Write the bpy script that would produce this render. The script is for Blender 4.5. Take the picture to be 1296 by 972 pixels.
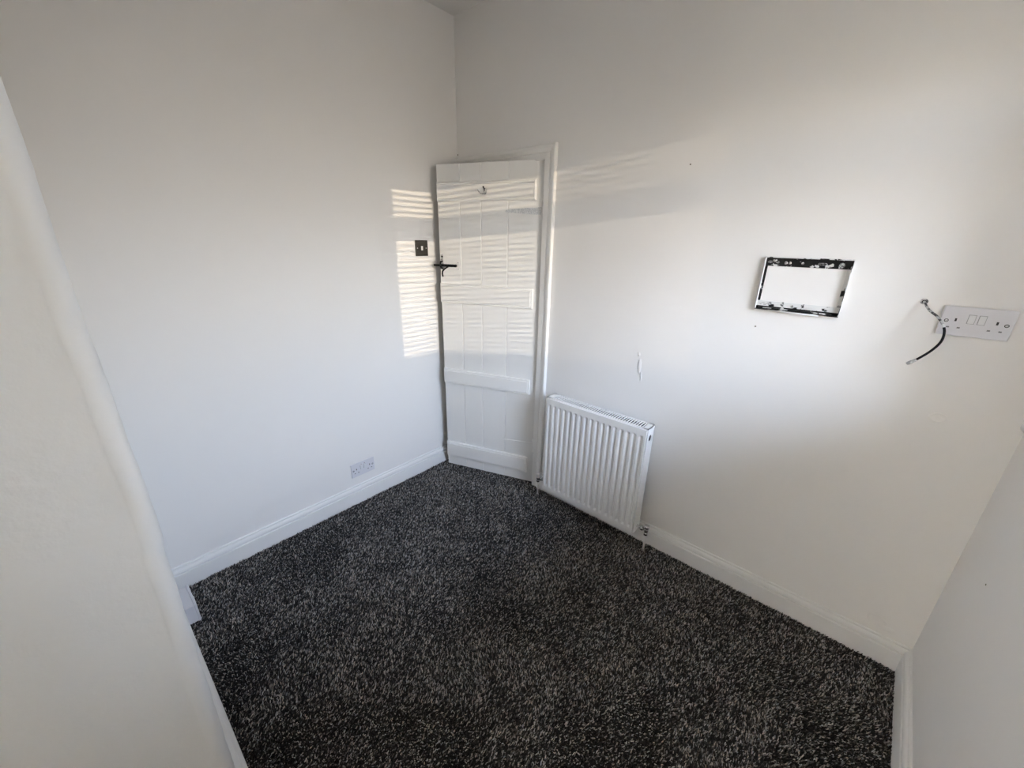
import bpy, bmesh, math, random
import numpy as np
from mathutils import Vector, Matrix, noise

for o in list(bpy.data.objects):
    bpy.data.objects.remove(o, do_unlink=True)
S = bpy.context.scene
COL = S.collection
R = math.radians
random.seed(4)

# ------------------------------------------------------------------ camera
F_PX, CAM = 502.76, Vector((2.0103, -1.7747, 1.5131))
YAW, PIT, ROL = 2.2881, 0.3520, 0.0193
fw = Vector((math.cos(YAW)*math.cos(PIT), math.sin(YAW)*math.cos(PIT), -math.sin(PIT)))
rt = fw.cross(Vector((0, 0, 1))).normalized()
up = rt.cross(fw)
r2 = rt*math.cos(ROL) + up*math.sin(ROL)
u2 = -rt*math.sin(ROL) + up*math.cos(ROL)
cd = bpy.data.cameras.new('camera')
cd.sensor_width = 36.0
cd.lens = F_PX/1296*36.0
cd.clip_start = 0.02
cam = bpy.data.objects.new('camera', cd)
COL.objects.link(cam)
cam.matrix_world = Matrix(((r2.x, u2.x, -fw.x, CAM.x), (r2.y, u2.y, -fw.y, CAM.y),
                           (r2.z, u2.z, -fw.z, CAM.z), (0, 0, 0, 1)))
S.camera = cam

# ------------------------------------------------------------------ sky, sun, exposure
SKY_STRENGTH = 26.5
SUN_STRENGTH = 1.4
FABRIC_OPACITY = 0.06
W = bpy.data.worlds.new('world')
S.world = W
W.use_nodes = True
wn, wl = W.node_tree.nodes, W.node_tree.links
bgn = wn['Background']
tc = wn.new('ShaderNodeTexCoord')
sx = wn.new('ShaderNodeSeparateXYZ')
mr = wn.new('ShaderNodeMapRange')
mr.inputs[1].default_value = -1.0
mr.inputs[2].default_value = 1.0
cr = wn.new('ShaderNodeValToRGB')
e = cr.color_ramp.elements
e[0].position, e[0].color = 0.0, (0.27, 0.24, 0.20, 1)          # ground: gardens and roofs
e[1].position, e[1].color = 1.0, (0.42, 0.60, 1.0, 1)          # zenith
for pos, c in ((0.46, (0.32, 0.28, 0.23, 1)), (0.51, (0.86, 0.81, 0.73, 1)), (0.60, (0.72, 0.83, 1.0, 1))):
    k = e.new(pos)
    k.color = c
wl.new(tc.outputs['Generated'], sx.inputs[0])
wl.new(sx.outputs['Z'], mr.inputs[0])
wl.new(mr.outputs[0], cr.inputs[0])
wl.new(cr.outputs[0], bgn.inputs['Color'])
bgn.inputs['Strength'].default_value = SKY_STRENGTH

SUN_DIR = Vector((-1.0, 0.23, -0.105)).normalized()              # low sun shining in through the window
sd = bpy.data.lights.new('sun', 'SUN')
sd.energy = SUN_STRENGTH
sd.color = (1.0, 0.83, 0.60)
sd.angle = R(0.32)
sun = bpy.data.objects.new('sun', sd)
COL.objects.link(sun)
sun.rotation_euler = SUN_DIR.to_track_quat('-Z', 'Y').to_euler()
sun.location = (6, -3, 3)

S.view_settings.view_transform = 'Standard'
S.view_settings.look = 'None'
S.view_settings.gamma = 1.0
S.view_settings.use_curve_mapping = False
S.view_settings.exposure = 1.0


# ------------------------------------------------------------------ helpers
def tag(o, label=None, cat=None, group=None, kind=None):
    if label: o['label'] = label
    if cat: o['category'] = cat
    if group: o['group'] = group
    if kind: o['kind'] = kind
    return o


def empty(name, loc=(0, 0, 0), rz=0.0, parent=None):
    o = bpy.data.objects.new(name, None)
    o.empty_display_size = 0.05
    COL.objects.link(o)
    o.location = loc
    o.rotation_euler = (0, 0, rz)
    o.parent = parent
    return o


class MB:
    def __init__(self):
        self.bm = bmesh.new()

    def box(self, a, b, bev=0.0, seg=2, mat=None):
        bm2 = bmesh.new()
        x0, y0, z0 = [min(p, q) for p, q in zip(a, b)]
        x1, y1, z1 = [max(p, q) for p, q in zip(a, b)]
        v = [bm2.verts.new(p) for p in ((x0, y0, z0), (x1, y0, z0), (x1, y1, z0), (x0, y1, z0),
                                        (x0, y0, z1), (x1, y0, z1), (x1, y1, z1), (x0, y1, z1))]
        for f in ((0, 3, 2, 1), (4, 5, 6, 7), (0, 1, 5, 4), (1, 2, 6, 5), (2, 3, 7, 6), (3, 0, 4, 7)):
            bm2.faces.new([v[i] for i in f])
        if bev:
            bmesh.ops.bevel(bm2, geom=bm2.edges[:], offset=bev, segments=seg, profile=0.5, affect='EDGES')
        self.merge(bm2, mat)
        return self

    def merge(self, bm2, mat=None):
        if mat is not None:
            bmesh.ops.transform(bm2, matrix=mat, verts=bm2.verts[:])
        me = bpy.data.meshes.new('t')
        bm2.to_mesh(me)
        bm2.free()
        self.bm.from_mesh(me)
        bpy.data.meshes.remove(me)

    def tube(self, pts, r, seg=12, cap=True):
        pts = [Vector(p) for p in pts]
        rs = r if isinstance(r, (list, tuple)) else [r]*len(pts)
        rings = []
        n_prev = None
        for i, p in enumerate(pts):
            t = (pts[min(i+1, len(pts)-1)] - pts[max(i-1, 0)])
            t = t.normalized() if t.length > 1e-9 else Vector((0, 0, 1))
            if n_prev is None:
                n = t.orthogonal().normalized()
            else:
                n = (n_prev - t*n_prev.dot(t))
                n = n.normalized() if n.length > 1e-6 else t.orthogonal().normalized()
            n_prev = n
            b = t.cross(n)
            rings.append([self.bm.verts.new(p + (n*math.cos(2*math.pi*k/seg) + b*math.sin(2*math.pi*k/seg))*rs[i])
                          for k in range(seg)])
        for A, B in zip(rings, rings[1:]):
            for k in range(seg):
                f = self.bm.faces.new((A[k], A[(k+1) % seg], B[(k+1) % seg], B[k]))
                f.smooth = True
        if cap:
            self.bm.faces.new(rings[0][::-1])
            self.bm.faces.new(rings[-1])
        return self

    def prism(self, poly, z0, z1, mat=None, bev=0.0):
        """polygon in XY extruded along Z; mat moves it into place"""
        b2 = bmesh.new()
        lo = [b2.verts.new((x, y, z0)) for x, y in poly]
        hi = [b2.verts.new((x, y, z1)) for x, y in poly]
        n = len(poly)
        b2.faces.new(lo[::-1])
        b2.faces.new(hi)
        for i in range(n):
            b2.faces.new((lo[i], lo[(i+1) % n], hi[(i+1) % n], hi[i]))
        if bev:
            bmesh.ops.bevel(b2, geom=b2.edges[:], offset=bev, segments=2, profile=0.5, affect='EDGES')
        self.merge(b2, mat)
        return self

    def sweep(self, path, prof, side=1.0):
        """profile (depth, z) swept along a plan path with mitred corners; depth grows to the left*side"""
        P = [Vector(p) for p in path]
        rows = []
        for i, p in enumerate(P):
            ds = []
            if i > 0: ds.append((P[i]-P[i-1]).normalized())
            if i < len(P)-1: ds.append((P[i+1]-P[i]).normalized())
            ns = [Vector((-d.y, d.x))*side for d in ds]
            m = sum(ns, Vector((0, 0))).normalized()
            m = m / max(0.2, m.dot(ns[0]))
            rows.append([self.bm.verts.new((p.x+m.x*d, p.y+m.y*d, z)) for d, z in prof])
        for A, B in zip(rows, rows[1:]):
            for k in range(len(prof)-1):
                self.bm.faces.new((A[k], A[k+1], B[k+1], B[k]))
        self.bm.faces.new(rows[0])
        self.bm.faces.new(rows[-1][::-1])
        return self

    def build(self, name, mat, parent=None, smooth=False, loc=None):
        bmesh.ops.recalc_face_normals(self.bm, faces=self.bm.faces[:])
        me = bpy.data.meshes.new(name)
        if smooth:
            for f in self.bm.faces: f.smooth = True
        self.bm.to_mesh(me)
        self.bm.free()
        me.materials.append(mat)
        o = bpy.data.objects.new(name, me)
        COL.objects.link(o)
        o.parent = parent
        if loc is not None: o.location = loc
        return o


def mat(name, col, rough=0.5, metal=0.0, bumps=(), vary=None, spec=0.5, coat=0.0):
    m = bpy.data.materials.new(name)
    m.use_nodes = True
    n, l = m.node_tree.nodes, m.node_tree.links
    b = n['Principled BSDF']
    b.inputs['Base Color'].default_value = (*col, 1)
    b.inputs['Roughness'].default_value = rough
    b.inputs['Metallic'].default_value = metal
    b.inputs['Specular IOR Level'].default_value = spec
    b.inputs['Coat Weight'].default_value = coat
    t = n.new('ShaderNodeTexCoord')
    prev = None
    for sc, st, dist, det in bumps:
        nz = n.new('ShaderNodeTexNoise')
        nz.inputs['Scale'].default_value = sc
        nz.inputs['Detail'].default_value = det
        l.new(t.outputs['Object'], nz.inputs['Vector'])
        bp = n.new('ShaderNodeBump')
        bp.inputs['Strength'].default_value = st
        bp.inputs['Distance'].default_value = dist
        l.new(nz.outputs['Fac'], bp.inputs['Height'])
        if prev: l.new(prev.outputs[0], bp.inputs['Normal'])
        prev = bp
    if prev: l.new(prev.outputs[0], b.inputs['Normal'])
    if vary:
        sc, lo, hi, c2 = vary
        nz = n.new('ShaderNodeTexNoise')
        nz.inputs['Scale'].default_value = sc
        nz.inputs['Detail'].default_value = 5
        l.new(t.outputs['Object'], nz.inputs['Vector'])
        rp = n.new('ShaderNodeValToRGB')
        rp.color_ramp.elements[0].position, rp.color_ramp.elements[0].color = lo, (*col, 1)
        rp.color_ramp.elements[1].position, rp.color_ramp.elements[1].color = hi, (*c2, 1)
        l.new(nz.outputs['Fac'], rp.inputs[0])
        l.new(rp.outputs[0], b.inputs['Base Color'])
    return m


M = {
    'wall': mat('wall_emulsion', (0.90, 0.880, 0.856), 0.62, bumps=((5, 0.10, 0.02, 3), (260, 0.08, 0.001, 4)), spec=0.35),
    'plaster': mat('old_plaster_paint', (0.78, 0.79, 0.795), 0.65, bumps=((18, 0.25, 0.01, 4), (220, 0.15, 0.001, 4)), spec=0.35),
    'ceil': mat('ceiling_paint', (0.90, 0.880, 0.856), 0.8, bumps=((6, 0.1, 0.02, 3),), spec=0.2),
    'gloss': mat('white_gloss_paint', (0.89, 0.88, 0.865), 0.32, bumps=((9, 0.08, 0.008, 3), (160, 0.05, 0.0008, 3))),
    'door': mat('door_satin_paint', (0.89, 0.875, 0.845), 0.38, bumps=((14, 0.12, 0.006, 3), (120, 0.06, 0.0008, 3))),
    'enamel': mat('radiator_enamel', (0.90, 0.89, 0.87), 0.25, bumps=((60, 0.02, 0.0006, 2),)),
    'black': mat('black_iron', (0.010, 0.010, 0.010), 0.35, 0.0, bumps=((200, 0.15, 0.0006, 3),), spec=0.18),
    'iron': mat('worn_iron_paint', (0.62, 0.61, 0.60), 0.4, 0.3, vary=(160, 0.42, 0.56, (0.12, 0.12, 0.12))),
    'galv': mat('galvanised_steel', (0.58, 0.59, 0.59), 0.45, 0.1, vary=(200, 0.40, 0.60, (0.80, 0.80, 0.79))),
    'chrome': mat('chrome', (0.75, 0.75, 0.76), 0.14, 1.0, vary=(70, 0.4, 0.7, (0.5, 0.5, 0.5))),
    'steel': mat('screw_steel', (0.55, 0.55, 0.54), 0.3, 1.0, bumps=((300, 0.1, 0.0004, 2),)),
    'plastic': mat('white_plastic', (0.76, 0.75, 0.78), 0.3, bumps=((400, 0.02, 0.0004, 2),)),
    'plastic2': mat('white_rocker_plastic', (0.82, 0.82, 0.83), 0.25, bumps=((400, 0.02, 0.0004, 2),)),
    'hole': mat('socket_hole_dark', (0.03, 0.028, 0.03), 0.6, bumps=((400, 0.02, 0.0004, 2),)),
    'shutter': mat('socket_shutter_grey', (0.22, 0.22, 0.23), 0.5, bumps=((400, 0.02, 0.0004, 2),)),
    'bronze': mat('dark_nickel_plate', (0.055, 0.050, 0.042), 0.35, 0.6, bumps=((300, 0.05, 0.0004, 2),)),
    'cable': mat('cable_sheath', (0.008, 0.008, 0.010), 0.35, bumps=((150, 0.05, 0.0005, 2),), spec=0.18),
    'cablepaint': mat('paint_smeared_sheath', (0.05, 0.05, 0.05), 0.5, vary=(110, 0.44, 0.54, (0.45, 0.45, 0.45))),
    'paintblot': mat('dried_white_paint', (0.78, 0.78, 0.77), 0.5, bumps=((150, 0.2, 0.001, 3),)),
    'fr_dark': mat('bracket_black_splashed', (0.008, 0.008, 0.009), 0.4, vary=(38, 0.60, 0.63, (0.74, 0.74, 0.74)), spec=0.18),
    'fr_mix': mat('bracket_half_painted', (0.010, 0.010, 0.011), 0.45, vary=(26, 0.47, 0.50, (0.76, 0.76, 0.75)), spec=0.18),
    'fr_side': mat('bracket_streaked', (0.010, 0.010, 0.011), 0.45, vary=(17, 0.45, 0.49, (0.76, 0.76, 0.75)), spec=0.18),
    'fr_top': mat('bracket_top_painted', (0.010, 0.010, 0.011), 0.45, vary=(34, 0.44, 0.47, (0.76, 0.76, 0.75)), spec=0.18),
    'fr_white': mat('bracket_mostly_painted', (0.015, 0.015, 0.016), 0.5, vary=(30, 0.36, 0.40, (0.77, 0.77, 0.76)), spec=0.18),
    'slat': mat('blind_slat_white', (0.80, 0.79, 0.76), 0.4, bumps=((200, 0.03, 0.0004, 2),)),
    'upvc': mat('window_frame_white', (0.82, 0.82, 0.81), 0.3, bumps=((200, 0.02, 0.0004, 2),)),
    'dark': mat('radiator_inside_shade', (0.06, 0.06, 0.058), 0.6, bumps=((60, 0.05, 0.0006, 2),)),  # white inside coloured dark, so shade shows through the grille slots
    'mark': mat('grey_scuff', (0.20, 0.18, 0.15), 0.8, bumps=((200, 0.2, 0.0006, 2),)),
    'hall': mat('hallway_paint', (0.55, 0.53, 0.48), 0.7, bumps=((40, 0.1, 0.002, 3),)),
}

# glass: clear sheet with a fresnel reflection
g = bpy.data.materials.new('window_glass')
g.use_nodes = True
gn, gl = g.node_tree.nodes, g.node_tree.links
gn.remove(gn['Principled BSDF'])
tr = gn.new('ShaderNodeBsdfTransparent')
gs = gn.new('ShaderNodeBsdfGlossy')
gs.inputs['Roughness'].default_value = 0.02
fr = gn.new('ShaderNodeFresnel')
mx = gn.new('ShaderNodeMixShader')
tr.inputs[0].default_value = (0.77, 0.77, 0.77, 1)
gl.new(fr.outputs[0], mx.inputs[0])
gl.new(tr.outputs[0], mx.inputs[1])
gl.new(gs.outputs[0], mx.inputs[2])
gl.new(mx.outputs[0], gn['Material Output'].inputs['Surface'])
M['glass'] = g
g2_ = g.copy()
g2_.name = 'clear_glass'
g2_.node_tree.nodes[tr.name].inputs[0].default_value = (0.96, 0.96, 0.96, 1)
M['glass_clear'] = g2_

# fabric of the added blind: turns daylight into soft warm fill
fb = bpy.data.materials.new('fill_blind_fabric')
fb.use_nodes = True
fn, fl_ = fb.node_tree.nodes, fb.node_tree.links
fn.remove(fn['Principled BSDF'])
f1, f2, f3 = fn.new('ShaderNodeBsdfTranslucent'), fn.new('ShaderNodeBsdfDiffuse'), fn.new('ShaderNodeMixShader')
wv = fn.new('ShaderNodeTexNoise')
wv.inputs['Scale'].default_value = 300
wr_ = fn.new('ShaderNodeValToRGB')
wr_.color_ramp.elements[0].color, wr_.color_ramp.elements[1].color = (0.92, 0.82, 0.66, 1), (0.95, 0.87, 0.73, 1)
fl_.new(wv.outputs['Fac'], wr_.inputs[0])
fl_.new(wr_.outputs[0], f1.inputs[0])
f2.inputs[0].default_value = (0.8, 0.74, 0.62, 1)
f3.inputs[0].default_value = FABRIC_OPACITY
fl_.new(f1.outputs[0], f3.inputs[1])
fl_.new(f2.outputs[0], f3.inputs[2])
fl_.new(f3.outputs[0], fn['Material Output'].inputs['Surface'])
M['fabric'] = fb

# carpet backing
cm = mat('carpet_backing', (0.012, 0.011, 0.011), 0.95, bumps=((500, 0.8, 0.004, 4),), vary=(420, 0.46, 0.72, (0.10, 0.097, 0.093)), spec=0.1)
# carpet yarn: the colour of each tuft comes from its own yarn attribute
cy = mat('carpet_yarn', (0.03, 0.03, 0.03), 0.75, spec=0.2)
an = cy.node_tree.nodes.new('ShaderNodeAttribute')
an.attribute_name = 'yarn'
cy.node_tree.links.new(an.outputs['Color'], cy.node_tree.nodes['Principled BSDF'].inputs['Base Color'])

# ------------------------------------------------------------------ the room shell
RW, RH = 2.449, 2.617            # length of the far wall, ceiling height
PHI = -0.038                     # the right wall is a little out of square
XE, YR = 1.12, -1.760            # front and side of the projecting wall on the left
YP = -2.50                       # unseen back of that projection, cut short so the added window's light passes
YB = -4.2                        # wall behind the camera
HS = 0.116                       # skirting height


def struct(name, mb, m, **k):
    return tag(mb.build(name, m, **k), kind='structure')


fl = MB()
fl.box((-0.1, YB-0.1, -0.08), (RW+0.35, 1.2, -0.004))
floor = struct('floor', fl, cm)
struct('ceiling', MB().box((-0.1, YB-0.1, RH), (RW+0.35, 0.12, RH+0.1)), M['ceil'])
struct('wall_left', MB().box((-0.12, YB-0.1, -0.05), (0, 1.2, RH+0.02)), M['wall'])
DX0, DX1, DZ = 0.030, 0.660, 1.900   # door opening in the far wall
wb = MB()
wb.box((-0.02, 0, -0.05), (DX0, 0.12, RH+0.02))
wb.box((DX0, 0, DZ), (DX1, 0.12, RH+0.02))
wb.box((DX1, 0, -0.05), (RW+0.35, 0.12, RH+0.02))
wall_back = struct('wall_back', wb, M['wall'])
FX0, FX1, FZ0, FZ1 = 0.08, 1.06, 0.30, 2.50      # added fill-light window behind the camera
wf = MB()
wf.box((-0.12, YB-0.20, -0.05), (FX0, YB, RH+0.02)).box((FX1, YB-0.20, -0.05), (RW+0.35, YB, RH+0.02))
wf.box((FX0, YB-0.20, -0.05), (FX1, YB, FZ0)).box((FX0, YB-0.20, FZ1), (FX1, YB, RH+0.02))
struct('wall_front', wf, M['wall'])
hw = MB()
hw.box((-0.02, 1.15, -0.05), (1.3, 1.25, RH)).box((1.25, 0.10, -0.05), (1.35, 1.25, RH)).box((-0.12, 0.10, 2.3), (1.35, 1.25, 2.4))
struct('wall_hallway', hw, M['hall'])

# right wall with the window opening (own frame: origin at the far corner, -y runs towards the camera)
WY0, WY1, WZ0, WZ1 = -0.20, -1.10, 1.03, 2.06
wr = MB()
wr.box((0, 0.12, -0.05), (0.30, WY0, RH+0.02))
wr.box((0, WY1, -0.05), (0.30, YB-0.05, RH+0.02))
wr.box((0, WY0, -0.05), (0.30, WY1, WZ0))
wr.box((0, WY0, WZ1), (0.30, WY1, RH+0.02))
wall_right = struct('wall_right', wr, M['wall'], loc=(RW, 0, 0))
wall_right.rotation_euler = (0, 0, PHI)

# projecting wall on the left: rounded, uneven plaster arris with a bead that stops above the floor
def edge_y(z):
    t = [(0, -1.770), (0.25, -1.768), (0.60, -1.761), (0.86, -1.7562), (0.935, -1.7545), (0.955, -1.7500), (1.2, -1.7520), (1.42, -1.7532), (1.7, -1.7500), (2.617, -1.750)]
    for (a, b), (c, d) in zip(t, t[1:]):
        if a <= z <= c: return b + (d-b)*(z-a)/(c-a)
    return t[-1][1]


bm = bmesh.new()
rows = []
NZ = 150
for i in range(NZ+1):
    z = -0.02 + (RH+0.04)*i/NZ
    ye = edge_y(max(0, min(RH, z)))
    w1 = 0.0022*noise.noise(Vector((0, 3.1, z*9))) + 0.0010*noise.noise(Vector((5, 1, z*38)))
    w2 = 0.0022*noise.noise(Vector((7, 1.3, z*7)))
    bead = 0.006 if z > 0.30 else 0.002
    rad = 0.020 + 0.003*noise.noise(Vector((2, 9, z*5)))
    pts = [(-0.02, ye-0.004), (0.5, ye-0.004), (XE-0.07, ye-0.003)]
    for k in range(9):
        a = math.pi/2*(1-k/8)
        pts.append((XE-rad + (rad+w2)*math.cos(a)*1.0, ye-rad + (rad+w1)*math.sin(a)))
    pts += [(XE-0.0005+w2*0.6, ye-rad-0.006), (XE-bead*0.45, ye-rad-0.012+w1), (XE-bead, ye-rad-0.017+w1*2), (XE-bead, ye-0.12), (XE-bead, ye-0.5), (XE-bead, YP), (-0.02, YP)]
    rows.append([bm.verts.new((x, y, z)) for x, y in pts])
n = len(rows[0])
for A, B in zip(rows, rows[1:]):
    for k in range(n):
        f = bm.faces.new((A[k], A[(k+1) % n], B[(k+1) % n], B[k]))
        f.smooth = True
bm.faces.new(rows[0][::-1])
bm.faces.new(rows[-1])
mb = MB()
mb.bm.free()
mb.bm = bm
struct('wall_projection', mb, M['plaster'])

# skirting boards
SK = [(0, HS), (0.0055, HS), (0.0078, HS-0.003), (0.0072, HS-0.0075), (0.0058, HS-0.0085), (0.0058, HS-0.0100), (0.0095, HS-0.0112), (0.0130, HS-0.0150), (0.0150, HS-0.0205), (0.0158, HS-0.0270),
      (0.0142, HS-0.0310), (0.0095, HS-0.0325), (0.0095, HS-0.0362), (0.0170, HS-0.0372), (0.0180, HS-0.0385), (0.0180, -0.004), (0, -0.004)]
struct('baseboard_left', MB().sweep([(0, YR+0.01), (0, -0.018)], SK, -1), M['gloss'])
struct('baseboard_back', MB().sweep([(0.7265, 0), (RW, 0)], SK, -1), M['gloss'])
cx, sx_ = math.sin(PHI), -math.cos(PHI)
struct('baseboard_right', MB().sweep([(RW, -0.003), (RW+cx*4.15, sx_*4.15)], SK, -1), M['gloss'])
SKP = [(0, HS)] + [(d+0.014, z) for d, z in SK[1:-1]] + [(0, -0.004)]
struct('baseboard_projection', MB().sweep([(0, YR-0.014), (XE-0.014, YR-0.014), (XE-0.014, YP+0.014), (0, YP+0.014)], SKP, 1), M['gloss'])

# ------------------------------------------------------------------ window in the right wall (lights the room)
win = tag(empty('window_1', (RW, 0, 0), PHI), kind='structure')
fx0, fx1 = 0.14, 0.20
fr_ = [('window_frame', (fx0, WY0, WZ0), (fx1, WY0-0.045, WZ1)), ('window_frame', (fx0, WY1+0.045, WZ0), (fx1, WY1, WZ1)),
       ('window_frame', (fx0, WY0, WZ1-0.03), (fx1, WY1, WZ1)), ('window_frame', (fx0, WY0, WZ0), (fx1, WY1, WZ0+0.05)),
       ('transom', (fx0, WY0, 1.765), (fx1, WY1, 1.875))]
for nme, a, b in fr_:
    MB().box(a, b, 0.004).build(nme, M['upvc'], win)
MB().box((0.166, WY0-0.04, WZ0+0.045), (0.172, WY1+0.04, 1.77)).build('pane', M['glass'], win)
MB().box((0.166, WY0-0.04, 1.87), (0.172, WY1+0.04, WZ1-0.025)).build('pane', M['glass'], win)
MB().box((-0.013, -0.006, 1.018), (0.145, WY1-0.03, 1.036), 0.004).build('window_board', M['gloss'], win)

blind = tag(empty('venetian_blind', (RW, 0, 0), PHI), 'white slatted venetian blind hanging in the window of the right wall', 'blind')
MB().box((0.085, WY0-0.012, WZ1-0.028), (0.125, WY1+0.012, WZ1-0.001), 0.002).build('headrail', M['slat'], blind)
pitch, zz = 0.0290, WZ1-0.045
slat_me = {}
i = 0
while zz > WZ0+0.05:
    steep = zz > 1.86
    key = 'steep' if steep else 'flat'
    if key not in slat_me:
        b2 = bmesh.new()
        h, dep = (0.0078, 0.024) if steep else (0.0062, 0.025)
        prev = None
        for k in range(5):
            t = k/4-0.5
            zc = t*2*h + 0.0016*(1-4*t*t)
            a, c = b2.verts.new((t*dep, WY0-0.015, zc)), b2.verts.new((t*dep, WY1+0.015, zc))
            if prev: b2.faces.new((prev[0], a, c, prev[1]))
            prev = (a, c)
        bmesh.ops.solidify(b2, geom=b2.faces[:], thickness=0.0004)
        me = bpy.data.meshes.new('slat')
        b2.to_mesh(me)
        b2.free()
        me.materials.append(M['slat'])
        slat_me[key] = me
    o = bpy.data.objects.new('slat', slat_me[key])
    COL.objects.link(o)
    o.parent = blind
    o.location = (0.105, 0, zz)
    zz -= pitch
    i += 1
MB().box((0.093, WY0-0.015, WZ0+0.018), (0.117, WY1+0.015, WZ0+0.034), 0.002).build('bottom_rail', M['slat'], blind)
for yy in (WY0-0.16, (WY0+WY1)/2, WY1+0.16):
    MB().tube([(0.0915, yy, WZ0+0.03), (0.0915, yy, WZ1-0.02)], 0.0007, 6).build('ladder_cord', M['slat'], blind)

# added unseen window behind the camera; its cream blind spreads warm fill light
fill_win = tag(empty('added_fill_window', ((FX0+FX1)/2, YB, FZ0)), kind='structure')
fw_, fh = (FX1-FX0)/2, FZ1-FZ0
for a, b in (((-fw_, -0.15, 0), (-fw_+0.05, -0.09, fh)), ((fw_-0.05, -0.15, 0), (fw_, -0.09, fh)), ((-fw_, -0.15, 0), (fw_, -0.09, 0.05)), ((-fw_, -0.15, fh-0.05), (fw_, -0.09, fh))):
    MB().box(a, b, 0.004).build('window_frame', M['upvc'], fill_win)  # frame of the added fill window
MB().box((-fw_+0.045, -0.123, 0.045), (fw_-0.045, -0.117, fh-0.045)).build('pane', M['glass_clear'], fill_win)
MB().box((-fw_-0.04, -0.09, -0.02), (fw_+0.04, 0.03, 0.0), 0.004).build('window_board', M['gloss'], fill_win)  # board of the added fill window
rb_ = tag(empty('added_fill_blind', ((FX0+FX1)/2, YB, FZ0)), 'unseen cream blind added behind the viewer to spread fill light', 'blind')
b_ = MB()
b_.bm.faces.new([b_.bm.verts.new(p) for p in ((-fw_+0.004, -0.045, 0.02), (fw_-0.004, -0.045, 0.02), (fw_-0.004, -0.045, fh-0.02), (-fw_+0.004, -0.045, fh-0.02))])
b_.build('fill_blind_fabric', M['fabric'], rb_)
MB().tube([(-fw_+0.003, -0.045, fh-0.022), (fw_-0.003, -0.045, fh-0.022)], 0.018, 14).build('fill_blind_roller', M['slat'], rb_)
MB().box((-fw_+0.004, -0.048, 0.008), (fw_-0.004, -0.042, 0.030), 0.001).build('fill_blind_hem_bar', M['slat'], rb_)
pd2 = bpy.data.lights.new('window_portal', 'AREA')  # portal of the added fill window
pd2.shape = 'RECTANGLE'
pd2.size, pd2.size_y = 2*fw_, fh
pd2.cycles.is_portal = True
po2 = bpy.data.objects.new('window_portal', pd2)
COL.objects.link(po2)
po2.matrix_world = Matrix.Translation(((FX0+FX1)/2, YB-0.18, (FZ0+FZ1)/2)) @ Vector((0, 1, 0)).to_track_quat('-Z', 'Y').to_matrix().to_4x4()

# light portal: tells the renderer where the daylight enters, gives off nothing itself
pd = bpy.data.lights.new('window_portal', 'AREA')
pd.shape = 'RECTANGLE'
pd.size, pd.size_y = WY0-WY1, WZ1-WZ0
pd.cycles.is_portal = True
po = bpy.data.objects.new('window_portal', pd)
COL.objects.link(po)
po.matrix_world = Matrix.Translation((RW, 0, 0)) @ Matrix.Rotation(PHI, 4, 'Z') @ Matrix.Translation((0.22, (WY0+WY1)/2, (WZ0+WZ1)/2)) @ Vector((-1, 0, 0)).to_track_quat('-Z', 'Y').to_matrix().to_4x4()

# ------------------------------------------------------------------ door frame
frm = tag(empty('trim_1', (0, 0, 0)), kind='structure')
# linings
MB().box((DX0-0.001, -0.001, -0.004), (DX0+0.012, 0.125, DZ-0.012), 0.001).build('door_lining', M['door'], frm)
MB().box((DX1-0.009, -0.001, -0.004), (DX1+0.001, 0.125, DZ-0.012), 0.001).build('door_lining', M['door'], frm)
MB().box((DX0-0.001, -0.001, DZ-0.012), (DX1+0.001, 0.125, DZ+0.001), 0.001).build('door_lining', M['door'], frm)
MB().box((DX0+0.011, 0.030, -0.004), (DX0+0.024, 0.060, DZ-0.012), 0.001).build('door_stop', M['door'], frm)
MB().box((DX1-0.022, 0.030, -0.004), (DX1-0.008, 0.060, DZ-0.012), 0.001).build('door_stop', M['door'], frm)
MB().box((DX0+0.011, 0.030, DZ-0.026), (DX1-0.008, 0.060, DZ-0.011), 0.001).build('door_stop', M['door'], frm)
# architraves: (across, out) profile from the inner edge
AP = [(0, 0.0), (0, 0.011), (0.003, 0.013), (0.030, 0.014), (0.034, 0.011), (0.038, 0.013), (0.050, 0.019), (0.062, 0.021), (0.067, 0.019), (0.068, 0.0)]


def arch(mb, x0, flip, z0, z1):
    rows = []
    for top in (0, 1):
        rows.append([mb.bm.verts.new((x0+(a if not flip else -a), -d, z0 if not top else z1+a)) for a, d in AP])
    for k in range(len(AP)-1):
        mb.bm.faces.new((rows[0][k], rows[0][k+1], rows[1][k+1], rows[1][k]))
    mb.bm.faces.new(rows[0])
    mb.bm.faces.new(rows[1][::-1])


AZ = 1.8775
mb = MB()
arch(mb, 0.6585, False, -0.004, AZ)
mb.build('architrave', M['door'], frm)
mb = MB()
rows = [[mb.bm.verts.new((x+(a if x > 0.1 else 0), -d, AZ+a)) for a, d in AP] for x in (0.0, 0.6585)]
for k in range(len(AP)-1):
    mb.bm.faces.new((rows[0][k], rows[0][k+1], rows[1][k+1], rows[1][k]))
mb.bm.faces.new(rows[0])
mb.bm.faces.new(rows[1][::-1])
mb.build('architrave', M['door'], frm)
MB().box((0.0, -0.014, -0.004), (0.031, 0.0, AZ), 0.002).build('architrave', M['door'], frm)

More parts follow.
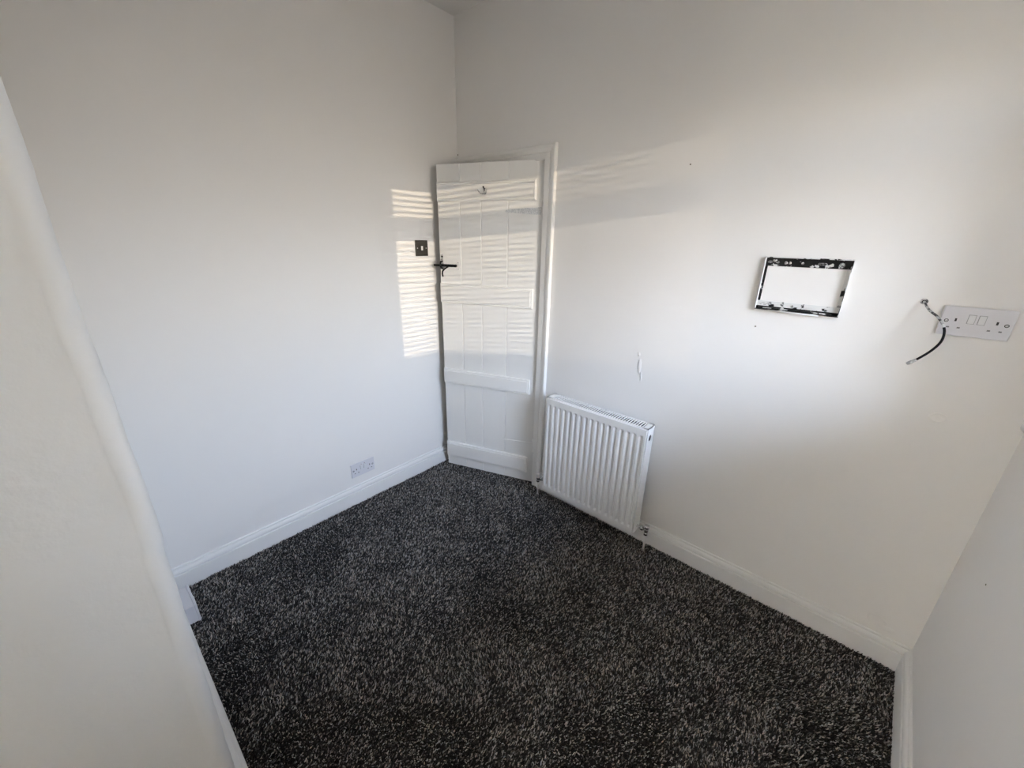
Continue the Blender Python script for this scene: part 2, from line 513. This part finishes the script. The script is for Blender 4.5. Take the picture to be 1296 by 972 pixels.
# ------------------------------------------------------------------ ledged plank door standing ajar
# own frame: x from hinge edge to free edge, room face at y = 0 with the room on the +y side
ANG = math.atan2(-0.35076583, -0.9364632)
dr = tag(empty('door_1', (0.6465, 0.0056, 0.0), ANG), 'white painted ledged plank door standing ajar in the corner', kind='structure')
DW, DH, DB = 0.622, 1.884, 0.008
seams = [0.0, 0.193, 0.351, 0.480, DW]
for a, b in zip(seams, seams[1:]):
    g_ = 0.0032
    poly = [(a+0.0004, -0.022), (b-0.0004, -0.022), (b-0.0004, -g_ if b < DW else -0.001), (b-g_ if b < DW else b-0.001, 0), (a+g_ if a > 0 else a+0.001, 0), (a+0.0004, -g_ if a > 0 else -0.001)]
    MB().prism(poly, DB, DH).build('plank', M['door'], dr)
for z0, z1, bead in ((1.699, 1.796, 1), (1.139, 1.251, 0), (0.620, 0.716, 0), (0.076, 0.186, 0)):
    x0, x1 = 0.037, DW-0.002
    # ledge with a chamfered moulded edge all round
    mb = MB()
    lv = [(0.0, 0.0), (0.010, 0.0), (0.0135, 0.003), (0.0135, 0.010), (0.0165, 0.013), (0.0165, 0.016)] if not bead else [(0.0, 0.0), (0.008, 0.0), (0.0125, 0.006), (0.0125, 0.012), (0.0090, 0.0145), (0.0090, 0.018)]
    rings = []
    for d, ins in lv:
        rings.append([mb.bm.verts.new(p) for p in ((x0+ins, d, z0+ins), (x1-ins*0.3, d, z0+ins), (x1-ins*0.3, d, z1-ins), (x0+ins, d, z1-ins))])
    for A, B in zip(rings, rings[1:]):
        for k in range(4):
            mb.bm.faces.new((A[k], A[(k+1) % 4], B[(k+1) % 4], B[k]))
    mb.bm.faces.new(rings[-1])
    mb.bm.faces.new(rings[0][::-1])
    mb.build('ledge', M['door'], dr)


def strap_hinge(zc, m, kn):
    poly = [(0.006, zc-0.0185), (0.10, zc-0.0135), (0.19, zc-0.007), (0.203, zc-0.0055), (0.209, zc), (0.203, zc+0.0055), (0.19, zc+0.007), (0.10, zc+0.0135), (0.006, zc+0.0185)]
    b = MB()
    b.prism([(x, z) for x, z in poly], 0.0, 0.0035, Matrix(((1, 0, 0, 0), (0, 0, 1, 0), (0, 1, 0, 0), (0, 0, 0, 1))))
    h = b.build('strap_hinge', m, dr)
    MB().tube([(0.001, 0.004, zc-0.043), (0.001, 0.004, zc+0.043)], 0.0055, 10).build('knuckle', kn, h)
    for x in (0.025, 0.075, 0.13, 0.19):
        MB().tube([(x, 0.003, zc), (x, 0.0048, zc)], [0.0036, 0.0026], 8).build('screw', m, h)
    return h


strap_hinge(1.6475, M['galv'], M['door'])
strap_hinge(0.2775, M['door'], M['door'])

# thumb latch near the free edge
lt = empty('latch', (0, 0, 0), 0, dr)
mb = MB()
mb.prism([(0.600, 1.334), (0.614, 1.334), (0.615, 1.36), (0.612, 1.41), (0.607, 1.418), (0.602, 1.41), (0.599, 1.36)], 0, 0.003, Matrix(((1, 0, 0, 0), (0, 0, 1, 0), (0, 1, 0, 0), (0, 0, 0, 1))))
mb.build('back_plate', M['iron'], lt)
MB().tube([(0.607, 0.002, 1.340), (0.607, 0.018, 1.341), (0.607, 0.022, 1.350), (0.607, 0.022, 1.366), (0.607, 0.018, 1.375), (0.607, 0.002, 1.376)], 0.0055, 8).build('keeper', M['black'], lt)
MB().tube([(0.607, 0.003, 1.404), (0.607, 0.007, 1.404)], [0.005, 0.003], 8).build('screw', M['black'], lt)
MB().tube([(0.607, 0.003, 1.338), (0.607, 0.008, 1.338)], [0.007, 0.005], 8).build('screw', M['black'], lt)
MB().box((0.512, 0.005, 1.3475), (0.612, 0.014, 1.3620), 0.002).box((0.610, 0.006, 1.3490), (0.660, 0.012, 1.3600), 0.001).build('latch_bar', M['black'], lt)
MB().tube([(0.516, 0.004, 1.3545), (0.516, 0.017, 1.3545)], [0.0085, 0.007], 12).build('pivot_boss', M['black'], lt)
MB().tube([(0.566, 0.008, 1.347), (0.572, 0.020, 1.342), (0.580, 0.030, 1.334), (0.587, 0.034, 1.324), (0.590, 0.034, 1.312), (0.589, 0.033, 1.300), (0.587, 0.032, 1.293)], [0.0045, 0.0045, 0.005, 0.005, 0.0048, 0.0045, 0.005], 8).build('thumb_lever', M['black'], lt)
MB().prism([(0.494, 1.331), (0.508, 1.331), (0.512, 1.354), (0.508, 1.378), (0.494, 1.378), (0.491, 1.354)], 0, 0.002, Matrix(((1, 0, 0, 0), (0, 0, 1, 0), (0, 1, 0, 0), (0, 0, 0, 1)))).build('pivot_plate', M['door'], lt)
for z in (1.337, 1.373):
    MB().tube([(0.501, 0.002, z), (0.501, 0.004, z)], [0.0035, 0.0025], 8).build('screw', M['iron'], lt)

# coat hook on the top ledge
hk = empty('coat_hook', (0.325, 0.0090, 1.745), 0, dr)
MB().tube([(0, 0, -0.012), (0, 0.006, -0.012), (0, 0.006, 0.004), (0, 0.005, 0.012), (0, 0, 0.014)], [0.004, 0.0055, 0.0045, 0.006, 0.004], 8).build('hook_plate', M['iron'], hk)
for s in (-1, 1):
    MB().tube([(0, 0.004, -0.010), (s*0.010, 0.014, -0.013), (s*0.018, 0.026, -0.010), (s*0.023, 0.032, 0.0), (s*0.024, 0.032, 0.006)], [0.003, 0.0028, 0.0028, 0.003, 0.004], 8).build('hook_arm', M['iron'], hk)
MB().tube([(0, 0.005, 0.008), (0, 0.016, 0.016), (0, 0.020, 0.020)], [0.003, 0.003, 0.005], 8).build('hook_arm', M['black'], hk)

# ------------------------------------------------------------------ radiator
RX0, RX1, RZ0, RZ1, RYF, RYB = 0.8201, 1.4024, 0.100, 0.6956, -0.120, -0.042
rad = tag(empty('radiator', ((RX0+RX1)/2, 0, RZ0)), 'white panel radiator with ridged front and top grille on the far wall', 'radiator')
hw_ = (RX1-RX0)/2
HT = RZ1-RZ0
NF, PT = 17, 0.0330
xs = [(-hw_+0.004, 0)]
start = -PT*NF/2
for k in range(NF):
    x = start + k*PT + 0.006
    xs += [(x, 0), (x+0.0065, 1), (x+0.0145, 1), (x+0.021, 0)]
xs.append((hw_-0.004, 0))
zs = [(0.004, 0), (0.030, 0), (0.042, 1), (HT-0.052, 1), (HT-0.040, 0), (HT-0.006, 0)]
bm = bmesh.new()
grid = [[bm.verts.new((x, RYF + 0.0090*a*b, z)) for x, a in xs] for z, b in zs]
# returned edges all round
edge = [[bm.verts.new((x, RYF+0.012, z)) for x, _ in (xs[0], xs[-1])] for z in (0.004, HT-0.006)]
for A, B in zip(grid, grid[1:]):
    for p, q, r_, s in zip(A, A[1:], B[1:], B):
        bm.faces.new((p, q, r_, s))
top = [bm.verts.new((x, RYF+0.008, HT-0.003)) for x, _ in xs]
bot = [bm.verts.new((x, RYF+0.014, 0.002)) for x, _ in xs]
for k in range(len(xs)-1):
    bm.faces.new((grid[-1][k], grid[-1][k+1], top[k+1], top[k]))
    bm.faces.new((bot[k], bot[k+1], grid[0][k+1], grid[0][k]))
for j in (0, -1):
    col = [bm.verts.new((xs[j][0], RYF+0.014, z)) for z, _ in zs]
    for k in range(len(zs)-1):
        bm.faces.new((grid[k][j], grid[k+1][j], col[k+1], col[k]))
mb = MB()
mb.bm.free()
mb.bm = bm
for v in edge: 
    for q in v: bm.verts.remove(q)
fp = mb.build('front_panel', M['enamel'], rad)
bv = fp.modifiers.new('soft', 'BEVEL')
bv.width, bv.segments, bv.limit_method, bv.angle_limit = 0.0018, 2, 'ANGLE', R(20)
MB().box((-hw_+0.01, RYF+0.016, 0.012), (hw_-0.01, RYF+0.020, HT-0.012)).build('shade_panel', M['dark'], rad)  # dark sheets added inside as painted shade under the grille
MB().box((-hw_+0.01, RYB-0.0052, 0.012), (hw_-0.01, RYB-0.0042, HT-0.012)).build('shade_panel', M['dark'], rad)
MB().box((-hw_+0.004, RYB-0.004, 0.006), (hw_-0.004, RYB, HT-0.006), 0.001).build('back_panel', M['enamel'], rad)
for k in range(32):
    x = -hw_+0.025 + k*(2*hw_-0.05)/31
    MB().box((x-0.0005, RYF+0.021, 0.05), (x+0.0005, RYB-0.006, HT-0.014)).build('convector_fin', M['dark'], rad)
for s in (-1, 1):
    mb = MB()
    x0, x1 = (hw_-0.003, hw_) if s > 0 else (-hw_, -hw_+0.003)
    # side panel with a round port near the top
    cy_, cz_, rr = (RYF+RYB)/2+0.004, HT-0.058, 0.017
    y0, y1, z0, z1 = RYF+0.006, RYB+0.001, 0.0, HT
    seg = 20
    outer = []
    for k in range(seg):
        a = 2*math.pi*(k+0.5)/seg
        c, s_ = math.cos(a), math.sin(a)
        t = min(((y1-cy_) if c > 0 else (y0-cy_))/c, ((HT-cz_) if s_ > 0 else -0.060)/s_ if abs(s_) > 1e-6 else 9)
        outer.append((cy_+c*t, cz_+s_*t))
    for xx in (x0, x1):
        ov = [mb.bm.verts.new((xx, p, q)) for p, q in outer]
        iv = [mb.bm.verts.new((xx, cy_+rr*math.cos(2*math.pi*(k+0.5)/seg), cz_+rr*math.sin(2*math.pi*(k+0.5)/seg))) for k in range(seg)]
        for k in range(seg):
            mb.bm.faces.new((ov[k], ov[(k+1) % seg], iv[(k+1) % seg], iv[k]))
    mb.box((x0, y0, 0), (x1, y1, cz_-0.055), 0.0008)
    mb.box((x0, y1-0.003, cz_-0.06), (x1, y1, HT), 0.0)
    mb.box((x0, y0, cz_-0.06), (x1, y0+0.003, HT), 0.0)
    mb.box((x0, y0, HT-0.0035), (x1, y1, HT), 0.0)
    sp = mb.build('side_panel', M['enamel'], rad)
    MB().tube([(s*(hw_-0.022), cy_, cz_), (s*(hw_-0.010), cy_, cz_)], 0.0155, 16).build('port_plug', M['chrome'], sp)
    MB().tube([(s*(hw_-0.012), cy_, cz_), (s*(hw_-0.004), cy_, cz_)], [0.008, 0.006], 6).build('plug_nut', M['hole'], sp)
# top grille with cross bars
gy0, gy1 = RYF+0.007, RYB+0.001
mb = MB()
mb.box((-hw_, gy0, HT-0.006), (hw_, gy0+0.008, HT), 0.001)
mb.box((-hw_, gy1-0.010, HT-0.006), (hw_, gy1, HT), 0.001)
mb.box((-hw_, gy0, HT-0.006), (-hw_+0.028, gy1, HT), 0.001)
mb.box((hw_-0.028, gy0, HT-0.006), (hw_, gy1, HT), 0.001)
gr = mb.build('top_grille', M['enamel'], rad)
nb = 40
bar = bpy.data.meshes.new('grille_bar')
b2 = MB().box((-0.0023, gy0+0.006, HT-0.005), (0.0023, gy1-0.008, HT-0.0005), 0.0)
b2.bm.to_mesh(bar)
b2.bm.free()
bar.materials.append(M['enamel'])
for k in range(nb):
    o = bpy.data.objects.new('grille_bar', bar)
    COL.objects.link(o)
    o.parent = gr
    o.location = (-hw_+0.028 + (k+0.5)*(2*hw_-0.056)/nb, 0, 0)
# valves and pipes
cx0 = (RX0+RX1)/2
for s, px in ((1, 1.4525), (-1, 0.7550)):
    vx = px - cx0
    vz = 0.128 - RZ0
    vy = -0.072
    v = empty('valve', (vx, vy, vz), 0, rad)
    MB().tube([(-s*(abs(vx)-hw_+0.004), 0, 0), (-s*0.012, 0, 0)], 0.0075, 12).build('tail', M['chrome'], v)
    MB().tube([(-s*0.030, 0, 0), (-s*0.016, 0, 0)], 0.0125, 6).build('union_nut', M['chrome'], v)
    if s > 0:
        MB().tube([(0, 0, -0.016), (0, 0, -0.006), (0, 0, 0.004), (0, 0, 0.010)], [0.009, 0.0115, 0.0115, 0.009], 14).build('valve_body', M['chrome'], v)
        MB().tube([(0, 0, 0.008), (0, 0, 0.014), (0, 0, 0.026), (0, 0, 0.029)], [0.011, 0.0145, 0.013, 0.009], 10).build('valve_cap', M['chrome'], v)
    else:
        MB().tube([(0, 0, -0.016), (0, 0, -0.006), (0, 0, 0.006)], [0.009, 0.0115, 0.0115], 14).build('valve_body', M['chrome'], v)
        MB().tube([(0, 0, 0.002), (0, 0, 0.006), (0, 0, 0.026), (0, 0, 0.031)], [0.014, 0.0155, 0.0135, 0.009], 14).build('valve_cap', M['plastic'], v)
    MB().tube([(0, 0, -0.030), (0, 0, -0.014)], 0.0105, 6).build('compression_nut', M['chrome'], v)
    MB().tube([(0, 0, -0.1207), (0, 0, -0.028)], 0.0052, 10).build('pipe', M['gloss'], v)
# wall brackets behind
for x in (-0.18, 0.18):
    MB().box((x-0.015, RYB-0.001, 0.10), (x+0.015, -0.0005, HT-0.10), 0.001).build('wall_bracket', M['enamel'], rad)


# ------------------------------------------------------------------ sockets (own frame: front towards -y)
def double_socket(name, loc, rz, label, plate_d=0.010, box_d=0.0, neon=False):
    r = tag(empty(name, loc, rz), label, 'socket')
    d0 = -box_d
    if box_d:
        MB().box((-0.071, d0, -0.041), (0.071, 0, 0.041), 0.002).build('back_box_or_shade_slab', M['plastic'], r)
    p = MB().box((-0.0735, d0-plate_d, -0.043), (0.0735, d0-(plate_d-0.0055 if not box_d else 0.0), 0.043), 0.0018).build('faceplate', M['plastic'], r)
    if not box_d:
        MB().box((-0.0705, -(plate_d-0.004), -0.040), (0.0705, 0.0, 0.040)).build('back_box_or_shade_slab', M['hole'], r)  # dark slab under the plate, painting in a shadow gap at its edge
    f = d0-plate_d
    for s in (-1, 1):
        MB().box((s*0.0105-0.0070, f-0.0022, -0.004), (s*0.0105+0.0070, f+0.001, 0.021), 0.0009).build('rocker', M['plastic2'], r)
        MB().box((s*0.0105-0.0077, f-0.0002, -0.0047), (s*0.0105+0.0077, f+0.001, 0.0217)).build('rocker_gap', M['shutter'], r)
        MB().tube([(s*0.0603, f+0.001, 0.0), (s*0.0603, f-0.0002, 0.0)], 0.0050, 14).build('screw_recess', M['hole'], r)
        q = MB().tube([(s*0.0603, f+0.001, 0.0), (s*0.0603, f-0.0008, 0.0)], [0.0036, 0.0030], 12).build('screw', M['galv'], r)
        MB().box((s*0.0603-0.0026, f-0.0009, -0.0004), (s*0.0603+0.0026, f-0.0006, 0.0004)).build('screw_slot', M['hole'], q)
        MB().box((s*0.0415-0.0022, f-0.0003, -0.0005), (s*0.0415+0.0022, f+0.001, 0.0085)).build('earth_hole', M['hole'], r)
        for t in (-1, 1):
            MB().box((s*0.0415+t*0.0112-0.0032, f-0.0003, -0.0205), (s*0.0415+t*0.0112+0.0032, f+0.001, -0.0165)).build('pin_hole', M['shutter'] if not neon else M['hole'], r)
        if neon:
            MB().tube([(s*0.0105, f+0.001, 0.0285), (s*0.0105, f-0.0006, 0.0285)], 0.0022, 10).build('neon_lens', mat('neon_lens', (0.22, 0.06, 0.05), 0.3, bumps=((300, 0.02, 0.0003, 1),)), r)
    return r


double_socket('wall_socket', (2.2662, 0, 1.3043), 0, 'white double wall socket beside the loose black cable', 0.011)
double_socket('wall_socket', (0, -0.8109, 0.2152), R(90), 'white double wall socket low above the left skirting board', 0.007, neon=True)
double_socket('surface_socket', (0.188, YR+0.018, 0.043), R(180), 'white surface-mounted socket box on the skirting beside the projecting wall', 0.009, 0.031)

# ------------------------------------------------------------------ light switch
sw = tag(empty('light_switch', (0, -0.2958, 1.4485), R(90)), 'dark metal light switch with white rocker beside the door', 'switch')
MB().box((-0.0435, -0.006, -0.0435), (0.0435, 0, 0.0435), 0.0022).build('faceplate', M['bronze'], sw)
MB().box((-0.0085, -0.0068, -0.0145), (0.0085, -0.005, 0.0145)).build('rocker_surround', M['hole'], sw)
MB().box((-0.0058, -0.0095, -0.0118), (0.0058, -0.005, 0.0118), 0.001).build('rocker', M['plastic2'], sw)
for s in (-1, 1):
    MB().tube([(s*0.0302, -0.005, 0), (s*0.0302, -0.0072, 0)], [0.0036, 0.0028], 12).build('screw', M['steel'], sw)

# ------------------------------------------------------------------ paint-splashed steel bracket frame on the far wall
bx0, bx1, bz0, bz1 = 1.6965, 1.9515, 1.277, 1.4665
bf = tag(empty('mounting_frame', ((bx0+bx1)/2, 0, (bz0+bz1)/2)), 'black rectangular metal mounting frame splashed with white paint', 'frame')
hx, hz = (bx1-bx0)/2, (bz1-bz0)/2
# flat bars against the wall
MB().box((-hx, -0.0025, hz-0.032), (hx, -0.0003, hz), 0.0004).build('top_rail', M['fr_dark'], bf)
MB().box((-hx, -0.0025, -hz+0.013), (hx, -0.0003, -hz+0.032), 0.0004).build('bottom_rail', M['fr_white'], bf)
MB().box((-hx, -0.0032, -hz), (hx, -0.0003, -hz+0.013), 0.0004).build('bottom_rail', M['fr_dark'], bf)
MB().box((-hx, -0.0025, -hz+0.032), (-hx+0.011, -0.0003, hz-0.032), 0.0004).build('side_rail', M['fr_dark'], bf)
MB().box((hx-0.012, -0.0025, -hz+0.032), (hx, -0.0003, hz-0.032), 0.0004).build('side_rail', M['fr_side'], bf)
# turned-out flanges
MB().box((-hx, -0.0150, hz-0.003), (hx, -0.002, hz), 0.0004).build('flange', M['fr_top'], bf)
MB().box((-hx, -0.0150, -hz), (hx, -0.002, -hz+0.002), 0.0004).build('flange', M['fr_dark'], bf)
MB().box((-hx, -0.0150, -hz+0.002), (-hx+0.003, -0.002, hz-0.003), 0.0004).build('flange', M['paintblot'], bf)
MB().box((hx-0.002, -0.0150, -hz+0.002), (hx, -0.002, hz-0.003), 0.0004).build('flange', M['fr_side'], bf)
MB().box((hx-0.0004, -0.0152, -hz+0.004), (hx+0.0006, -0.0005, hz), 0.0002).build('paint_skin', M['paintblot'], bf)
MB().tube([(-hx+0.045, -0.0165, -hz-0.001), (hx-0.055, -0.0165, -hz-0.001)], 0.0026, 8).build('hanging_rod', M['paintblot'], bf)
MB().box((-hx+0.010, -0.0152, -hz+0.0060), (hx-0.02, -0.0028, -hz+0.0085)).build('lip', M['fr_dark'], bf)


def slot(mb, x, z, w, h, r=0.0012):
    pts = [(x-w/2, -0.0028, z-h/2), (x+w/2, -0.0028, z-h/2), (x+w/2+h/2, -0.0028, z), (x+w/2, -0.0028, z+h/2), (x-w/2, -0.0028, z+h/2), (x-w/2-h/2, -0.0028, z), (x-w/2, -0.0028, z-h/2)]
    mb.tube(pts, r, 6)


for k, (x, w) in enumerate(((-0.110, 0.010), (-0.088, 0.006), (0.045, 0.020))):
    mb = MB()
    slot(mb, x, hz-0.018, w, 0.005)
    mb.build('slot_rim', M['iron'], bf)
for k, (x, w) in enumerate(((-0.105, 0.020), (-0.055, 0.016), (0.038, 0.022), (0.098, 0.020))):
    mb = MB()
    slot(mb, x, -hz+0.021, w, 0.006)
    mb.build('slot_rim', M['fr_white'] if k else M['iron'], bf)
for x, z, r_ in ((0.098, hz-0.020, 0.0085), (-0.062, hz-0.020, 0.0055), (-0.050, hz-0.0195, 0.0050), (-0.100, hz-0.013, 0.0042), (-0.012, hz-0.019, 0.0045), (-0.012, -hz+0.021, 0.0052)):
    q = MB().tube([(x, -0.0022, z), (x, -0.0045, z), (x, -0.0060, z)], [r_, r_*0.95, r_*0.55], 12).build('screw', M['iron'], bf)
MB().box((0.083, -0.0152, hz-0.0025), (0.090, -0.0105, hz+0.0006)).build('notch', M['hole'], bf)

# ------------------------------------------------------------------ loose aerial cable
def smooth_path(pts, n=8):
    P = [Vector(p) for p in pts]
    out = []
    for i in range(len(P)-1):
        a, b, c, d = P[max(i-1, 0)], P[i], P[i+1], P[min(i+2, len(P)-1)]
        for k in range(n):
            t = k/n
            out.append(0.5*((2*b) + (c-a)*t + (2*a-5*b+4*c-d)*t*t + (3*b-a-3*c+d)*t*t*t))
    out.append(P[-1])
    return out


H0 = Vector((2.1453, 0, 1.3522))
cp = [(2.1453, 0.0, 1.3522), (2.1604, -0.025, 1.3314), (2.1812, -0.045, 1.316), (2.199, -0.055, 1.2935), (2.2066, -0.06, 1.2722), (2.2064, -0.062, 1.2459),
      (2.1937, -0.064, 1.2166), (2.1717, -0.066, 1.1865), (2.1561, -0.067, 1.1707)]
path = [p-H0 for p in smooth_path(cp)]
cb = tag(empty('aerial_cable', H0), 'short loose black cable with metal connector hanging from the wall', 'cable')
MB().tube(path[:24], 0.0032, 12).build('painted_sheath', M['cablepaint'], cb)
MB().tube(path[23:27], 0.00335, 12).build('paint_blob', M['paintblot'], cb)
MB().tube(path[26:58], 0.0033, 12).build('sheath', M['cable'], cb)
e0, e1 = path[57], path[-1]
dv = (e1-e0).normalized()
MB().tube([e0-dv*0.001, e0+dv*0.003, e0+dv*0.010, e0+dv*0.011], [0.0040, 0.0047, 0.0047, 0.0042], 12).build('crimp', M['steel'], cb)
MB().tube([e0+dv*0.010, e0+dv*0.021], 0.0056, 6).build('connector_nut', M['steel'], cb)
MB().tube([e0+dv*0.020, e0+dv*0.024], 0.0042, 12).build('connector_tip', M['steel'], cb)
ring = [(0.0075*math.cos(a), -0.001, 0.0065*math.sin(a)) for a in [2*math.pi*k/16 for k in range(17)]]
MB().tube(ring, 0.0022, 8).build('wall_hole_rim', M['iron'], cb)
MB().tube([(0, -0.0002, 0), (0, -0.0012, 0)], 0.0068, 14).build('wall_hole', M['hole'], cb)

# ------------------------------------------------------------------ filler patches, scuffs and nail marks on the walls
def filler(cx_, cz_, rx, rz_, h, parent, seed, ridge=True):
    b = MB()
    rg = random.Random(seed)
    seg = 22
    prof = [(1.0, 0.0), (0.90, h), (0.78, h*0.55), (0.4, h*0.5)] if ridge else [(1.0, 0), (0.7, h), (0.3, h)]
    rows = []
    wob = [1+rg.uniform(-0.16, 0.16) for _ in range(seg)]
    wob = [(wob[k-1]+wob[k]*2+wob[(k+1) % seg])/4 for k in range(seg)]
    for f_, d in prof:
        rows.append([b.bm.verts.new((cx_+rx*f_*wob[k]*math.cos(2*math.pi*k/seg), 0.0004-d*(0.7+0.5*rg.random()), cz_+rz_*f_*wob[k]*math.sin(2*math.pi*k/seg))) for k in range(seg)])
    for A, B in zip(rows, rows[1:]):
        for k in range(seg):
            b.bm.faces.new((A[k], A[(k+1) % seg], B[(k+1) % seg], B[k])).smooth = True
    b.bm.faces.new(rows[-1])
    o = b.build('filler_patch', M['wall'], parent)
    return o


filler(2.2722, 0.9985, 0.022, 0.016, 0.0028, wall_back, 1)
filler(2.335, 0.170, 0.030, 0.022, 0.0026, wall_back, 2)
filler(2.372, 0.150, 0.022, 0.012, 0.0022, wall_back, 5, False)
filler(1.272, 0.950, 0.010, 0.040, 0.0022, wall_back, 3, False)
filler(1.285, 0.900, 0.008, 0.026, 0.0020, wall_back, 4, False)
filler(1.262, 1.005, 0.007, 0.012, 0.0020, wall_back, 6, False)
for x, z, r_ in ((1.3667, 1.7965, 0.0030), (1.7119, 1.2082, 0.0032)):
    MB().tube([(x, 0.0005, z), (x, -0.0006, z)], r_, 8).build('nail_mark', M['mark'], wall_back)
MB().tube([(0.006, 0.0005, 1.966), (0.006, -0.002, 1.966)], 0.0034, 8).build('nail_mark', M['mark'], wall_back)
MB().tube([(0.0005, -0.3036, 0.6586), (-0.0008, -0.3036, 0.6586)], 0.0026, 8).build('nail_mark', M['mark'], wall_right)

# ------------------------------------------------------------------ carpet pile
rng = np.random.default_rng(7)
SP = 0.0046
gx, gy = np.meshgrid(np.arange(0.010, RW+0.01, SP), np.arange(-2.05, -0.006, SP))
px = gx.ravel() + rng.uniform(-0.45, 0.45, gx.size)*SP
py = gy.ravel() + rng.uniform(-0.45, 0.45, gx.size)*SP
lim = RW - 0.0185 + np.sin(PHI)*(-py)
ok = (px > 0.019) & (px < lim) & (py < -0.019) & ~((py < YR+0.020) & (px < XE+0.02)) & ~((py > -0.10) & (px < 0.02))
door_ok = (px < 0.70) & (px > 0.03)
ok = (ok | (door_ok & (py > -0.03) & (py < 0.0))) 
px, py = px[ok], py[ok]
N = px.size


def vnoise(x, y, cell, seed):
    g2 = np.random.default_rng(seed).uniform(-1, 1, (400, 400))
    fx, fy = x/cell+100, y/cell+150
    ix, iy = np.floor(fx).astype(int), np.floor(fy).astype(int)
    tx, ty = fx-ix, fy-iy
    tx, ty = tx*tx*(3-2*tx), ty*ty*(3-2*ty)
    ix, iy = ix % 399, iy % 399
    return (g2[ix, iy]*(1-tx)+g2[ix+1, iy]*tx)*(1-ty) + (g2[ix, iy+1]*(1-tx)+g2[ix+1, iy+1]*tx)*ty


brush = vnoise(px, py, 0.20, 1)*0.6 + vnoise(px, py, 0.09, 2)*0.5
ang = brush*2.2 + 0.9 + rng.normal(0, 0.7, N)
lean = np.clip(rng.normal(0.0044, 0.0020, N), 0.0, 0.009)
hgt = np.clip(rng.normal(0.0086, 0.0014, N), 0.005, 0.0105)
rot = rng.uniform(0, 2*np.pi, N)
rb, rtp = rng.uniform(0.0016, 0.0027, N), rng.uniform(0.0010, 0.0020, N)
V = np.zeros((N, 6, 3))
for k in range(3):
    a = rot + 2*np.pi*k/3
    V[:, k, 0], V[:, k, 1], V[:, k, 2] = px+rb*np.cos(a), py+rb*np.sin(a), -0.0045
    a = a + 0.6
    V[:, 3+k, 0] = px+rtp*np.cos(a)+lean*np.cos(ang)
    V[:, 3+k, 1] = py+rtp*np.sin(a)+lean*np.sin(ang)
    V[:, 3+k, 2] = -0.0045+hgt+rng.uniform(-0.001, 0.001, N)
tri = np.array([[0, 1, 4], [0, 4, 3], [1, 2, 5], [1, 5, 4], [2, 0, 3], [2, 3, 5], [3, 4, 5]])
Fc = (np.arange(N)[:, None, None]*6 + tri[None]).reshape(-1)
pick = rng.uniform(0, 1, N) + 0.05*brush
val = np.where(pick < 0.56, rng.uniform(0.022, 0.06, N), np.where(pick < 0.78, rng.uniform(0.12, 0.26, N), rng.uniform(0.35, 0.75, N)))
tint = rng.normal(0, 0.05, N)
C4 = np.ones((N, 6, 4))
C4[:, :, 0], C4[:, :, 1], C4[:, :, 2] = (val*(1.04+tint))[:, None], (val*0.97)[:, None], (val*(0.91-tint))[:, None]
me = bpy.data.meshes.new('carpet_pile')
nf = Fc.size//3
me.vertices.add(N*6)
me.vertices.foreach_set('co', V.reshape(-1))
me.loops.add(Fc.size)
me.loops.foreach_set('vertex_index', Fc.astype(np.int32))
me.polygons.add(nf)
me.polygons.foreach_set('loop_start', np.arange(0, nf*3, 3, dtype=np.int32))
at = me.attributes.new('yarn', 'FLOAT_COLOR', 'POINT')
at.data.foreach_set('color', C4.reshape(-1))
me.update(calc_edges=True)
me.materials.append(cy)
pile = bpy.data.objects.new('carpet_pile', me)
COL.objects.link(pile)
tag(pile, 'charcoal and grey flecked twist pile carpet covering the floor', 'carpet', kind='stuff')
